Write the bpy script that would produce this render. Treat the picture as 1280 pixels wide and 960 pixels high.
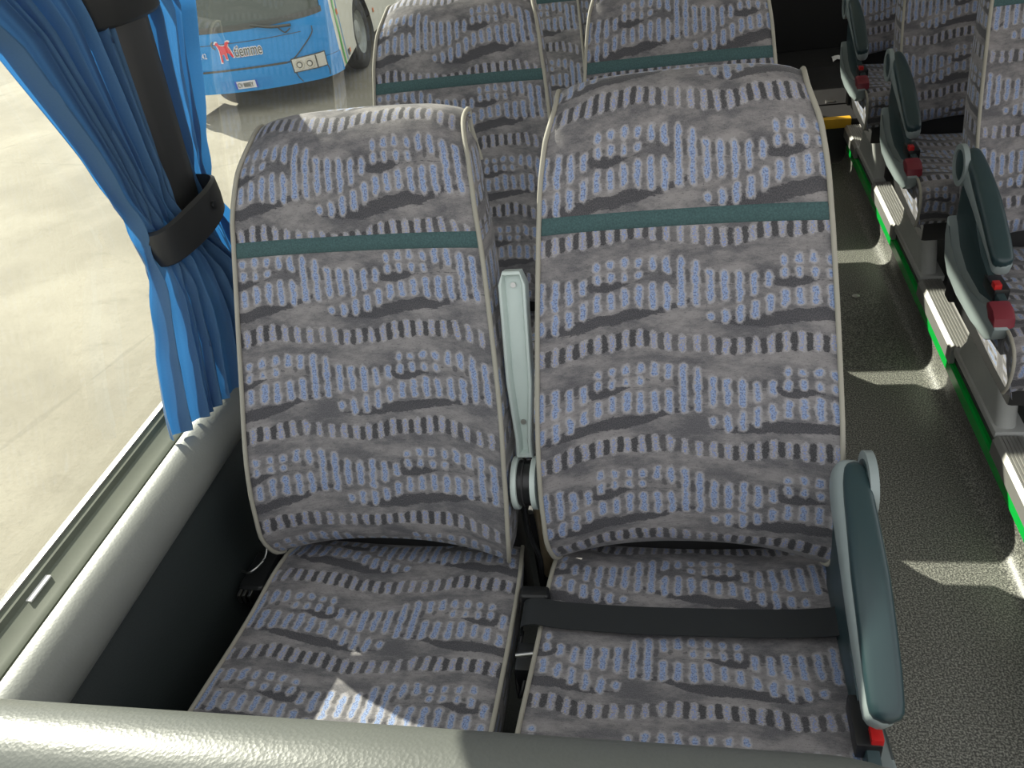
import bpy, bmesh, math, random
from mathutils import Vector, Matrix, noise

# ------------------------------------------------------------------ clear
for o in list(bpy.data.objects):
    bpy.data.objects.remove(o, do_unlink=True)
SC = bpy.context.scene
COL = SC.collection
random.seed(4)

# ------------------------------------------------------------------ camera
cam_d = bpy.data.cameras.new('camera')
cam_d.sensor_width = 36.0
cam_d.lens = 1040.0 / 1280.0 * 36.0
cam_d.clip_start = 0.02
cam_d.clip_end = 300
cam = bpy.data.objects.new('camera', cam_d)
COL.objects.link(cam)
CR = ((0.978596, 0.019924, 0.204825), (0.154234, 0.587923, -0.794077), (-0.136242, 0.808672, 0.572266))
CC = (-0.008415, -0.904771, 1.600930)
cam.matrix_world = Matrix(((*CR[0], CC[0]), (*CR[1], CC[1]), (*CR[2], CC[2]), (0, 0, 0, 1)))
SC.camera = cam

# ------------------------------------------------------------------ sky, sun, exposure
world = bpy.data.worlds.new('hazy_sky')
SC.world = world
world.use_nodes = True
bg = world.node_tree.nodes['Background']
bg.inputs['Color'].default_value = (0.98, 0.99, 1.0, 1)
bg.inputs['Strength'].default_value = 1.25
sun_d = bpy.data.lights.new('sun', 'SUN')
sun_d.energy = 10.0
sun_d.angle = math.radians(0.55)
sun_d.color = (1.0, 0.94, 0.82)
sun = bpy.data.objects.new('sun', sun_d)
COL.objects.link(sun)
SUN_DIR = Vector((1.2, -1.0, -1.0))
sun.rotation_euler = SUN_DIR.to_track_quat('-Z', 'Y').to_euler()
SC.view_settings.view_transform = 'Standard'
SC.view_settings.look = 'None'
SC.view_settings.exposure = 0.0
SC.view_settings.gamma = 1.0
SC.view_settings.use_curve_mapping = False

# ------------------------------------------------------------------ node helpers
class NT:
    def __init__(self, name):
        self.mat = bpy.data.materials.new(name)
        self.mat.use_nodes = True
        self.t = self.mat.node_tree
        self.t.nodes.clear()
        self.out = self.t.nodes.new('ShaderNodeOutputMaterial')
    def put(self, sock, v):
        if isinstance(v, bpy.types.NodeSocket):
            self.t.links.new(v, sock)
        elif v is not None:
            sock.default_value = v
    def m(self, op, a, b=None, c=None, clamp=False):
        n = self.t.nodes.new('ShaderNodeMath'); n.operation = op; n.use_clamp = clamp
        for i, v in enumerate((a, b, c)):
            if v is not None: self.put(n.inputs[i], v)
        return n.outputs[0]
    def mix(self, f, a, b, mode='MIX'):
        n = self.t.nodes.new('ShaderNodeMix'); n.data_type = 'RGBA'; n.blend_type = mode
        self.put(n.inputs[0], f)
        for s, v in ((n.inputs[6], a), (n.inputs[7], b)):
            if isinstance(v, (tuple, list)): v = (*v[:3], 1.0)
            self.put(s, v)
        return n.outputs[2]
    def curve(self, x, pts):
        n = self.t.nodes.new('ShaderNodeFloatCurve')
        c = n.mapping.curves[0]
        pts = sorted(pts)
        while len(c.points) < len(pts): c.points.new(0.5, 0.5)
        for p, (a, b) in zip(c.points, pts):
            p.location = (a, b); p.handle_type = 'VECTOR'
        n.mapping.update()
        n.inputs[0].default_value = 1.0
        self.put(n.inputs[1], x)
        return n.outputs[0]
    def step(self, x, lo, hi):                  # smooth ramp of x from lo to hi
        n = self.t.nodes.new('ShaderNodeMapRange'); n.interpolation_type = 'SMOOTHSTEP'
        self.put(n.inputs[0], x); n.inputs[1].default_value = lo; n.inputs[2].default_value = hi
        n.inputs[3].default_value = 0; n.inputs[4].default_value = 1
        return n.outputs[0]
    def coord(self, kind='Object'):
        return self.t.nodes.new('ShaderNodeTexCoord').outputs[kind]
    def scale(self, vec, s, loc=(0, 0, 0)):
        n = self.t.nodes.new('ShaderNodeMapping'); n.inputs['Scale'].default_value = s
        n.inputs['Location'].default_value = loc
        self.put(n.inputs[0], vec); return n.outputs[0]
    def noise(self, vec, scale, detail=2.0, rough=0.5):
        n = self.t.nodes.new('ShaderNodeTexNoise'); self.put(n.inputs['Vector'], vec)
        n.inputs['Scale'].default_value = scale; n.inputs['Detail'].default_value = detail
        n.inputs['Roughness'].default_value = rough
        return n.outputs[0]
    def voronoi(self, vec, scale, feature='F1'):
        n = self.t.nodes.new('ShaderNodeTexVoronoi'); n.feature = feature
        self.put(n.inputs['Vector'], vec); n.inputs['Scale'].default_value = scale
        return n.outputs['Distance']
    def bump(self, h, strength, dist):
        n = self.t.nodes.new('ShaderNodeBump'); n.inputs['Strength'].default_value = strength
        n.inputs['Distance'].default_value = dist; self.put(n.inputs['Height'], h)
        return n.outputs[0]
    def principled(self, color, rough=0.5, metal=0.0, normal=None, **kw):
        n = self.t.nodes.new('ShaderNodeBsdfPrincipled')
        if isinstance(color, (tuple, list)): color = (*color[:3], 1.0)
        self.put(n.inputs['Base Color'], color)
        self.put(n.inputs['Roughness'], rough)
        n.inputs['Metallic'].default_value = metal
        if normal is not None: self.put(n.inputs['Normal'], normal)
        for k, v in kw.items(): self.put(n.inputs[k.replace('_', ' ')], v)
        return n.outputs[0]
    def done(self, shader):
        self.t.links.new(shader, self.out.inputs['Surface']); return self.mat

def plain(name, color, rough=0.5, metal=0.0, var=0.12, nscale=25, bump=0.0, bscale=300, bdist=0.0006, **kw):
    t = NT(name); co = t.coord()
    n = t.noise(co, nscale, 4)
    dark = tuple(c * (1 - var) for c in color); lite = tuple(min(1, c * (1 + var)) for c in color)
    col = t.mix(n, dark, lite)
    nm = t.bump(t.noise(co, bscale, 2), bump, bdist) if bump else None
    return t.done(t.principled(col, rough, metal, nm, **kw))

def leather(name, color, rough, scale=230, strength=0.5):
    t = NT(name); co = t.coord()
    v = t.voronoi(co, scale); n = t.noise(co, scale * 1.7, 2)
    h = t.m('ADD', t.m('MULTIPLY', v, 1.0), t.m('MULTIPLY', n, 0.5))
    col = t.mix(t.noise(co, 9, 3), tuple(c * .9 for c in color), tuple(c * 1.1 for c in color))
    return t.done(t.principled(col, rough, 0, t.bump(h, strength, 0.0008)))

# ------------------------------------------------------------------ the moquette
TW, TH = 0.0205, 0.158           # column width, pattern height in metres
def moquette(name):
    t = NT(name)
    uv = t.coord('UV')
    sep = t.t.nodes.new('ShaderNodeSeparateXYZ'); t.put(sep.inputs[0], uv)
    wob = t.noise(uv, 380, 2.5, .7); wob2 = t.noise(uv, 60, 2)
    jx = t.m('MULTIPLY', t.m('SUBTRACT', wob2, 0.5), 0.006)
    col = t.m('DIVIDE', t.m('ADD', sep.outputs[0], jx), TW)
    kf = t.m('FRACT', t.m('DIVIDE', col, 13.0))                       # continuous 0..1 over one repeat
    k = t.m('DIVIDE', t.m('ADD', t.m('FLOOR', t.m('MULTIPLY', kf, 13.0)), 0.5), 13.0)
    xl = t.m('MULTIPLY', t.m('SUBTRACT', t.m('FRACT', col), 0.5), TW)
    xl2 = t.m('MULTIPLY', t.m('SUBTRACT', t.m('FRACT', t.m('ADD', col, 0.5)), 0.5), TW)
    wave = t.m('MULTIPLY', t.m('SINE', t.m('MULTIPLY', kf, 2 * math.pi)), 0.034)
    vt = t.m('ADD', t.m('ADD', t.m('DIVIDE', sep.outputs[1], TH), wave), t.m('MULTIPLY', t.m('SUBTRACT', t.noise(uv, 22, 1), .5), .10))
    grit = t.m('ADD', t.m('MULTIPLY', t.m('SUBTRACT', wob, 0.5), 0.0060), t.m('MULTIPLY', t.m('SUBTRACT', t.noise(uv, 95, 1), 0.5), 0.0066))
    def dv(c):                                                        # wrapped vertical offset in metres
        return t.m('MULTIPLY', t.m('SUBTRACT', t.m('FRACT', t.m('ADD', t.m('SUBTRACT', vt, c), 0.5)), 0.5), TH)
    def pill(x, cs, hs, r, kk=None):
        kk = kk or k
        P = [((i + 0.5) / 13.0, v) for i, v in enumerate(cs)]
        H = [((i + 0.5) / 13.0, v) for i, v in enumerate(hs)]
        c = t.curve(kk, P); h = t.curve(kk, H)
        hm = t.m('MULTIPLY', h, TH)
        q = t.m('MAXIMUM', t.m('SUBTRACT', t.m('ABSOLUTE', dv(c)), t.m('SUBTRACT', hm, r)), 0.0)
        d = t.m('SUBTRACT', t.m('SQRT', t.m('ADD', t.m('MULTIPLY', x, x), t.m('MULTIPLY', q, q))), r)
        gone = t.m('MULTIPLY', t.m('LESS_THAN', h, 0.012), 1.0)
        return t.m('ADD', t.m('ADD', d, grit), gone)
    p1 = pill(xl, [.285, .29, .285, .287, .29, .30, .455, .46, .459, .456, .464, .46, .44],
              [.034, .034, .036, .038, .066, .07, .225, .20, .14, .13, .145, .10, .065], .0036)
    p2 = pill(xl, [.397] * 13, [.04, .036, .03, .028] + [0] * 9, .0032)
    p3 = pill(xl, [.615, .61, .60, .60, .60, .592, .6, .7, .74, .742, .732, .70, .655],
              [.078, .08, .095, .098, .10, .112, 0, 0, .036, .065, .08, .076, .072], .0038)
    pa = pill(xl, [.0 + .5] * 13, [.07] * 13, .0044) if False else None
    # the row of alternating light and dark pills sits at v = 0 (wrapped)
    def bar(x, shift, half, r):
        c = t.curve(kf, [(0, .50), (.38, .50), (.55, .523), (.8, .523), (1, .50)])
        c = t.m('SUBTRACT', c, 0.5)
        q = t.m('MAXIMUM', t.m('SUBTRACT', t.m('ABSOLUTE', dv(c)), half * TH - r), 0.0)
        d = t.m('SUBTRACT', t.m('SQRT', t.m('ADD', t.m('MULTIPLY', x, x), t.m('MULTIPLY', q, q))), r)
        return t.m('ADD', d, grit)
    a_l = bar(xl, 0, .082, .0042)
    a_d = bar(xl2, 0, .078, .0054)
    k2 = t.m('DIVIDE', t.m('FLOOR', t.m('ADD', t.m('MULTIPLY', kf, 13.0), 0.5)), 13.0)
    a_dk = t.curve(k2, [(0, 1), (.25, 1), (.36, .8), (.46, .45), (.55, .3), (.62, .5), (.72, .9), (1, 1)])
    b_d = pill(xl2, [.39] * 13, [.03, 0, 0, 0, .03, .03, .05, .055, .055, .055, .05, .045, .04], .0036,
               t.m('ADD', t.m('MULTIPLY', k2, .999), 0.0005))
    # brush strokes
    sc = t.curve(kf, [(0, .79), (.16, .785), (.31, .755), (.46, .67), (.58, .60), (.63, .60), (.66, .80), (1, .79)])
    sh = t.curve(kf, [(0, .056), (.2, .054), (.38, .030), (.56, .020), (.60, 0), (.69, 0), (.78, .040), (.92, .056), (1, .056)])
    shag = t.m('MULTIPLY', t.m('SUBTRACT', t.noise(t.scale(uv, (120, 420, 1)), 1.0, 3, .65), 0.5), 0.011)
    s_d = t.m('SUBTRACT', t.m('ADD', t.m('ABSOLUTE', dv(sc)), shag), t.m('MULTIPLY', sh, TH))
    bc = t.curve(kf, [(0, .465), (.1, .475), (.2, .455), (1, .455)])
    bh = t.curve(kf, [(0, .038), (.05, .046), (.13, .042), (.22, 0), (.93, 0), (1, .038)])
    b2 = t.m('SUBTRACT', t.m('ADD', t.m('ABSOLUTE', dv(bc)), t.m('MULTIPLY', shag, .6)), t.m('MULTIPLY', bh, TH))
    # ground
    mott = t.noise(t.scale(uv, (11, 26, 1)), 1.0, 6, .7)
    fine = t.noise(t.scale(uv, (900, 500, 1)), 1.0, 1)
    base = t.mix(t.step(mott, .36, .66), (.098, .096, .106), (.270, .256, .256))
    base = t.mix(t.m('MULTIPLY', t.step(t.noise(t.scale(uv, (170, 700, 1), (3, 1, 0)), 1.0, 2), .61, .66), .55), base, (.06, .06, .066))
    stroke = t.m('MAXIMUM', t.step(s_d, .0008, -.0008), t.step(b2, .0008, -.0008))
    c = t.mix(t.m('MULTIPLY', stroke, .9), base, (.040, .040, .048))
    c = t.mix(t.m('MULTIPLY', t.m('MULTIPLY', t.step(a_d, .0007, -.0007), a_dk), .96), c, (.034, .034, .039))
    c = t.mix(t.m('MULTIPLY', t.step(b_d, .0008, -.0008), .7), c, (.055, .055, .060))
    pale = (.40, .388, .405)
    dB = t.m('MINIMUM', t.m('MINIMUM', p1, p2), p3)
    c = t.mix(t.m('MULTIPLY', t.step(t.m('SUBTRACT', dB, .0027), .0020, -.0020), .8), c, pale)
    c = t.mix(t.m('MULTIPLY', t.m('MULTIPLY', t.step(t.m('SUBTRACT', a_l, .0012), .0014, -.0014), .85), t.m('ADD', t.m('MULTIPLY', t.step(t.noise(uv, 460, 2), .38, .58), .55), .45)), c, pale)
    spk = t.noise(uv, 430, 2)
    blue = t.mix(t.step(spk, .36, .60), (.085, .140, .30), (.27, .375, .62))
    c = t.mix(t.m('MULTIPLY', t.step(dB, .0009, -.0009), t.m('ADD', t.m('MULTIPLY', t.step(t.noise(uv, 500, 1), .36, .50), .45), .5)), c, blue)
    ablue = t.m('MULTIPLY', t.step(t.m('ADD', a_l, .0018), .0008, -.0008), t.step(spk, .46, .56))
    c = t.mix(t.m('MULTIPLY', ablue, .8), c, (.16, .25, .58))
    c = t.mix(t.m('MULTIPLY', t.step(fine, .35, .7), .16), c, (.36, .35, .36))
    nm = t.bump(t.m('ADD', fine, t.m('MULTIPLY', wob, .6)), .35, .0012)
    return t.done(t.principled(c, .92, 0, nm, Sheen_Weight=.18, Sheen_Roughness=.4))

MAT = {}
MAT['moquette'] = moquette('moquette')
MAT['piping'] = plain('piping', (.36, .345, .29), .7, bump=.3, bscale=900)
MAT['strip'] = plain('teal_strip', (.055, .108, .112), .95, var=.55, nscale=420, bump=.5, bscale=600, bdist=.001)
MAT['mint'] = plain('mint_plastic', (.60, .69, .655), .38, var=.04)
MAT['grey_plastic'] = plain('grey_plastic', (.27, .32, .32), .42, var=.05, bump=.08, bscale=1200, bdist=.0003)
MAT['teal_plastic'] = plain('teal_plastic', (.024, .050, .056), .36, var=.08, bump=.12, bscale=900, bdist=.0004)
MAT['red_button'] = plain('red_button', (.20, .022, .036), .42)
MAT['red_bright'] = plain('red_bright', (.55, .015, .015), .35)
MAT['black'] = plain('black_plastic', (.012, .013, .014), .35)
MAT['belt'] = plain('belt_webbing', (.014, .017, .019), .55, bump=.3, bscale=700)
MAT['steel'] = plain('steel', (.45, .45, .43), .3, 1.0)
MAT['pedestal'] = plain('pedestal_grey', (.46, .47, .45), .5, var=.08)
MAT['frame_dark'] = plain('seat_frame_dark', (.020, .020, .021), .6)
MAT['cane'] = plain('brass_tube', (.42, .34, .22), .35, .6)
MAT['vinyl_roll'] = leather('grey_vinyl_padding', (.24, .25, .232), .42, 260, .2)
MAT['vinyl_front'] = leather('dark_vinyl_padding', (.118, .126, .115), .38, 260, .25)
MAT['wall_vinyl'] = leather('dark_wall_vinyl', (.030, .038, .038), .5, 320, .3)
MAT['rubber'] = plain('sill_rubber', (.11, .125, .092), .55, var=.2)
MAT['alu'] = plain('aluminium', (.38, .375, .355), .5, .6, var=.08)
MAT['pillar'] = plain('pillar_plastic', (.028, .029, .029), .42, bump=.1, bscale=900)
MAT['white'] = plain('headliner', (.80, .80, .78), .9)
MAT['paper'] = plain('paper', (.72, .72, .70), .8)
MAT['yellow'] = plain('yellow_nosing', (.75, .42, .02), .5)
MAT['dark_floor'] = plain('dark_rubber_floor', (.018, .018, .018), .45, var=.25, nscale=14)
MAT['platform'] = plain('platform_floor', (.060, .066, .062), .6, var=.5, nscale=350)
MAT['green'] = plain('green_acrylic', (.005, .42, .055), .22, var=.06, nscale=10, Transmission_Weight=0.0)

def speckled(name):
    t = NT(name); co = t.coord()
    a = t.noise(co, 250, 2, .7); b = t.noise(co, 5, 3)
    c = t.mix(t.step(a, .40, .68), (.055, .057, .052), (.42, .42, .37))
    c = t.mix(t.m('MULTIPLY', b, .35), c, (.075, .077, .070))
    return t.done(t.principled(c, .42, 0, t.bump(a, .25, .0006)))
MAT['floor'] = speckled('speckled_vinyl')

def concrete(name):
    t = NT(name); co = t.coord()
    big = t.noise(co, .55, 6, .62); fine = t.noise(co, 38, 5, .7); mid = t.noise(t.scale(co, (1, 2.6, 1)), 1.6, 5, .7)
    c = t.mix(t.step(big, .35, .70), (.240, .218, .168), (.345, .316, .25))
    c = t.mix(t.m('MULTIPLY', t.step(mid, .55, .72), .45), c, (.175, .158, .115))
    c = t.mix(t.m('MULTIPLY', t.step(fine, .48, .72), .30), c, (.15, .137, .105))
    cr = t.voronoi(t.scale(co, (.17, .22, 1)), 1.0, 'DISTANCE_TO_EDGE')
    crack = t.m('LESS_THAN', t.m('ADD', cr, t.m('MULTIPLY', t.m('SUBTRACT', t.noise(co, 3, 4), .5), .02)), .004)
    c = t.mix(t.m('MULTIPLY', crack, .22), c, (.12, .11, .085))
    return t.done(t.principled(c, .9, 0, t.bump(fine, .4, .01)))
MAT['concrete'] = concrete('concrete_yard')

def curtain_mat(name):
    t = NT(name); co = t.coord()
    w = t.noise(t.scale(co, (300, 300, 900)), 1.0, 1)
    c = t.mix(w, (.070, .165, .285), (.098, .205, .345))
    p = t.principled(c, .75, 0, t.bump(w, .2, .0004), Sheen_Weight=.1)
    tr = t.t.nodes.new('ShaderNodeBsdfTranslucent'); tr.inputs[0].default_value = (.04, .26, .68, 1)
    mx = t.t.nodes.new('ShaderNodeMixShader'); mx.inputs[0].default_value = .30
    t.t.links.new(p, mx.inputs[1]); t.t.links.new(tr.outputs[0], mx.inputs[2])
    return t.done(mx.outputs[0])
MAT['curtain'] = curtain_mat('blue_curtain_cloth')

def glass_mat(name, tint=(.93, .97, .93), dirt=.035):
    t = NT(name); co = t.coord()
    tr = t.t.nodes.new('ShaderNodeBsdfTransparent'); tr.inputs[0].default_value = (*tint, 1)
    gl = t.t.nodes.new('ShaderNodeBsdfGlossy'); gl.inputs['Roughness'].default_value = 0.0
    lw = t.t.nodes.new('ShaderNodeLayerWeight'); lw.inputs[0].default_value = .5
    fac = t.m('ADD', t.m('MULTIPLY', t.m('POWER', lw.outputs['Facing'], 5.0), .90), .095)
    mx = t.t.nodes.new('ShaderNodeMixShader')
    t.put(mx.inputs[0], fac); t.t.links.new(tr.outputs[0], mx.inputs[1]); t.t.links.new(gl.outputs[0], mx.inputs[2])
    df = t.t.nodes.new('ShaderNodeBsdfDiffuse'); df.inputs[0].default_value = (.8, .82, .78, 1)
    m2 = t.t.nodes.new('ShaderNodeMixShader')
    t.put(m2.inputs[0], t.m('MULTIPLY', t.noise(co, 2.2, 5), dirt * 2))
    t.t.links.new(mx.outputs[0], m2.inputs[1]); t.t.links.new(df.outputs[0], m2.inputs[2])
    return t.done(m2.outputs[0])
MAT['glass'] = glass_mat('window_glass')

# ------------------------------------------------------------------ mesh helpers
def mesh_obj(name, verts, faces, mat, parent=None, smooth=True, uvs=None, sharp=None):
    me = bpy.data.meshes.new(name)
    me.from_pydata([tuple(v) for v in verts], [], faces)
    me.update()
    if uvs is not None:
        ul = me.uv_layers.new(name='UVMap')
        for lp in me.loops:
            ul.data[lp.index].uv = uvs[lp.vertex_index]
    bm = bmesh.new(); bm.from_mesh(me)
    bmesh.ops.recalc_face_normals(bm, faces=bm.faces)
    bm.to_mesh(me); bm.free()
    if smooth:
        for p in me.polygons: p.use_smooth = True
        if sharp: me.set_sharp_from_angle(angle=math.radians(sharp))
    me.materials.append(mat if not isinstance(mat, str) else MAT[mat])
    o = bpy.data.objects.new(name, me)
    COL.objects.link(o)
    if parent: o.parent = parent
    return o

def bm_obj(name, bm, mat, parent=None, sharp=35):
    bmesh.ops.recalc_face_normals(bm, faces=bm.faces)
    me = bpy.data.meshes.new(name); bm.to_mesh(me); bm.free()
    for p in me.polygons: p.use_smooth = True
    me.set_sharp_from_angle(angle=math.radians(sharp))
    me.materials.append(mat if not isinstance(mat, str) else MAT[mat])
    o = bpy.data.objects.new(name, me); COL.objects.link(o)
    if parent: o.parent = parent
    return o

def box(name, lo, hi, mat, parent=None, bev=0.004, seg=2):
    bm = bmesh.new()
    bmesh.ops.create_cube(bm, size=1)
    for v in bm.verts:
        v.co = Vector([lo[i] + (v.co[i] + .5) * (hi[i] - lo[i]) for i in range(3)])
    if bev: bmesh.ops.bevel(bm, geom=bm.edges[:], offset=bev, segments=seg, affect='EDGES', profile=.6)
    return bm_obj(name, bm, mat, parent)

def prism(name, poly, x0, x1, mat, parent=None, bev=0.004, axis='x', seg=2):
    """poly: outline in the two axes other than `axis`, extruded along axis"""
    bm = bmesh.new()
    def mk(a, x):
        if axis == 'x': return (x, a[0], a[1])
        if axis == 'y': return (a[0], x, a[1])
        return (a[0], a[1], x)
    A = [bm.verts.new(mk(p, x0)) for p in poly]; B = [bm.verts.new(mk(p, x1)) for p in poly]
    f0 = bm.faces.new(A); f1 = bm.faces.new(B[::-1])
    n = len(poly)
    for i in range(n): bm.faces.new((A[i], A[(i + 1) % n], B[(i + 1) % n], B[i]))
    if bev:
        es = list(f0.edges) + list(f1.edges)
        bmesh.ops.bevel(bm, geom=es, offset=bev, segments=seg, affect='EDGES', profile=.6)
    return bm_obj(name, bm, mat, parent)

def smooth_path(pts, n):
    """Catmull-Rom through pts"""
    P = [Vector(p) for p in pts]; out = []
    P = [2 * P[0] - P[1]] + P + [2 * P[-1] - P[-2]]
    segs = len(P) - 3
    for i in range(segs):
        a, b, c, d = P[i:i + 4]
        for j in range(n):
            u = j / n
            out.append(.5 * ((2 * b) + (c - a) * u + (2 * a - 5 * b + 4 * c - d) * u * u + (3 * b - a - 3 * c + d) * u ** 3))
    out.append(P[-2]); return out

def tube(name, path, r, mat, parent=None, n=8, closed_ends=True, sq=None):
    path = [Vector(p) for p in path]
    V = []; F = []
    up = Vector((.31, .87, .37)).normalized()
    for i, p in enumerate(path):
        d = (path[min(i + 1, len(path) - 1)] - path[max(i - 1, 0)]).normalized()
        a = d.cross(up)
        if a.length < 1e-4: a = d.cross(Vector((1, 0, 0)))
        a.normalize(); b = d.cross(a)
        rr = r[i] if isinstance(r, (list, tuple)) else r
        for j in range(n):
            th = 2 * math.pi * j / n
            V.append(p + (a * math.cos(th) + b * math.sin(th)) * rr)
    for i in range(len(path) - 1):
        for j in range(n):
            F.append((i * n + j, i * n + (j + 1) % n, (i + 1) * n + (j + 1) % n, (i + 1) * n + j))
    if closed_ends:
        F.append(tuple(range(n))[::-1]); F.append(tuple(range((len(path) - 1) * n, len(path) * n)))
    return mesh_obj(name, V, F, mat, parent, True, None, 60)

def disc(name, c, r, x0, x1, mat, parent=None, n=28, bev=.0025, inner=None):
    """round plate with its axis along x"""
    poly = [(c[0] + r * math.cos(2 * math.pi * i / n), c[1] + r * math.sin(2 * math.pi * i / n)) for i in range(n)]
    return prism(name, poly, x0, x1, mat, parent, bev)

def ring(name, c, r0, r1, x0, x1, mat, parent=None, n=28):
    V = []; F = []
    for (r, x) in ((r0, x0), (r1, x0), (r1, x1), (r0, x1)):
        for i in range(n):
            a = 2 * math.pi * i / n; V.append((x, c[0] + r * math.cos(a), c[1] + r * math.sin(a)))
    for k in range(4):
        for i in range(n):
            F.append((k * n + i, k * n + (i + 1) % n, ((k + 1) % 4) * n + (i + 1) % n, ((k + 1) % 4) * n + i))
    return mesh_obj(name, V, F, mat, parent, True, None, 35)

def loft(name, rows, mat, parent=None, closed=False, caps=False, sharp=40, smooth=True):
    V = []; F = []; m = len(rows[0])
    for r in rows: V += r
    for i in range(len(rows) - 1):
        for j in range(m if closed else m - 1):
            F.append((i * m + j, i * m + (j + 1) % m, (i + 1) * m + (j + 1) % m, (i + 1) * m + j))
    if caps:
        F.append(tuple(range(m))); F.append(tuple(range((len(rows) - 1) * m, len(rows) * m)))
    return mesh_obj(name, V, F, mat, parent, smooth, None, sharp)

def tag(o, label=None, cat=None, group=None, kind=None):
    if label: o['label'] = label
    if cat: o['category'] = cat
    if group: o['group'] = group
    if kind: o['kind'] = kind
    return o
def empty(name, loc, label, cat, group=None):
    o = bpy.data.objects.new(name, None); COL.objects.link(o); o.location = loc
    o.empty_display_size = .1
    return tag(o, label, cat, group)
def interp(tab, x):
    if x <= tab[0][0]: return tab[0][1]
    for (a, b), (c, d) in zip(tab, tab[1:]):
        if x <= c: return b + (d - b) * (x - a) / (c - a)
    return tab[-1][1]

# ================================================================== THE SETTING
ZP = 0.165                    # platform under the seats
XK = 0.735                    # kerb face on the far side of the aisle
GZ = -1.46                    # yard outside
Y0, Y1 = -1.15, 6.2
XL, XR = -0.894, 1.95

def struct(o): return tag(o, kind='structure')

# yard
g = mesh_obj('ground', [(-60, -40, GZ), (30, -40, GZ), (30, 70, GZ), (-60, 70, GZ)], [(0, 1, 2, 3)], 'concrete', None, False)
struct(g)

# aisle floor with coved edge
rows = []
for y in (Y0, 3.03):
    r = [(.22, y, 0.0)]
    r.append((XK - .045, y, 0.0))
    for i in range(1, 9):
        a = math.pi / 2 * i / 8
        r.append((XK - .045 + .045 * math.sin(a), y, .045 - .045 * math.cos(a)))
    r.append((XK, y, .084)); r.append((XK + .01, y, .084)); rows.append(r)
fl = struct(loft('floor', rows, 'floor', sharp=30))
V = [(.42, 1.02, .0012), (XK - .06, 1.02, .0012), (XK - .06, 1.93, .0012), (.42, 1.93, .0012)]
# inspection hatch in the aisle
h = box('floor_hatch', (.30, 1.36, -.004), (XK - .062, 1.84, .0025), 'floor', None, .002, 1); h.parent = fl
sc_ = disc('hatch_latch', (0, 0), .013, -.001, .003, 'steel', fl, 16, .001)
sc_.rotation_euler = (0, -math.pi / 2, 0); sc_.location = (.585, 1.80, .0025)
# platform under left seats and its riser
struct(prism('floor_platform_left', [(XL + .02, -.05), (.22, -.05), (.22, ZP - .02), (.20, ZP), (XL + .02, ZP)], Y0, 3.03, 'platform', None, 0, 'y'))
# platform under right seats
struct(prism('floor_platform_right', [(XK + .004, -.05), (XR, -.05), (XR, ZP), (XK + .05, ZP), (XK + .004, ZP - .03)], Y0, 3.03, 'platform', None, 0, 'y'))
# green strip along the kerb
prof = [(XK - .004, .085), (XK - .009, .089), (XK - .009, .121), (XK - .004, .126), (XK + .004, .126), (XK + .004, .085)]
gs = tag(prism('green_edge_strip', prof, .15, 2.96, 'green', None, 0, 'y'), 'bright green plastic strip running along the aisle kerb', 'edge strip')
# aluminium nosing with grooves
prof = [(XK - .014, .128), (XK - .014, .168), (XK - .006, .178)]
for i in range(6):
    x = XK - .004 + i * .0085
    prof += [(x, .180), (x + .0045, .180), (x + .0052, .1775), (x + .0080, .1775)]
prof += [(XK + .052, .180), (XK + .056, .172), (XK + .056, .160), (XK, .160), (XK, .128)]
for (ya, yb) in ((.02, .81), (1.195, 1.59), (1.975, 2.37), (2.755, 3.03)):
    n = prism('kerb_nosing', prof, ya, yb, 'alu', None, 0, 'y')
    nm_ = {.02: 'short piece ahead of the first right-hand pedestal', 1.195: 'piece between the first and second right-hand pedestals',
           1.975: 'piece between the second and third right-hand pedestals', 2.755: 'last piece, ending at the yellow step edge'}[ya]
    tag(n, 'ribbed aluminium kerb nosing, ' + nm_, 'nosing', 'aluminium kerb nosings')
# rear step
struct(prism('floor_rear', [(XL + .02, -.05), (XR, -.05), (XR, .20), (XL + .02, .20)], 3.05, Y1, 'dark_floor', None, 0, 'y'))
struct(box('wall_rear_step', (XL + .02, 4.22, .199), (XR, 4.30, .95), plain('black_trim', (.006, .006, .006), .6), None, .01))
tag(box('step_edge', (.25, 3.035, .165), (XK + .015, 3.075, .208), 'yellow', None, .004), 'yellow nosing on the step at the end of the aisle', 'step edge')
tag(box('floor_flap', (.45, 3.26, .199), (.80, 3.86, .206), 'dark_floor', None, .003), 'dark rubber floor flap behind the yellow step', 'floor flap')
lt = tag(box('floor_latch', (.672, 3.275, .206), (.715, 3.305, .212), 'steel', None, .002), 'small shiny metal latch on the dark rear floor', 'latch')
# scrap of paper
V = []; F = []
for i in range(7):
    for j in range(4):
        V.append((.80 + i * .02, 3.94 + j * .025 + .01 * math.sin(i), .204 + .012 * abs(math.sin(i * 1.3 + j * .9))))
for i in range(6):
    for j in range(3): F.append((i * 4 + j, i * 4 + j + 1, (i + 1) * 4 + j + 1, (i + 1) * 4 + j))
pp = tag(mesh_obj('paper_scrap', V, F, 'paper'), 'crumpled white scrap lying on the dark rear floor', 'paper')

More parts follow.
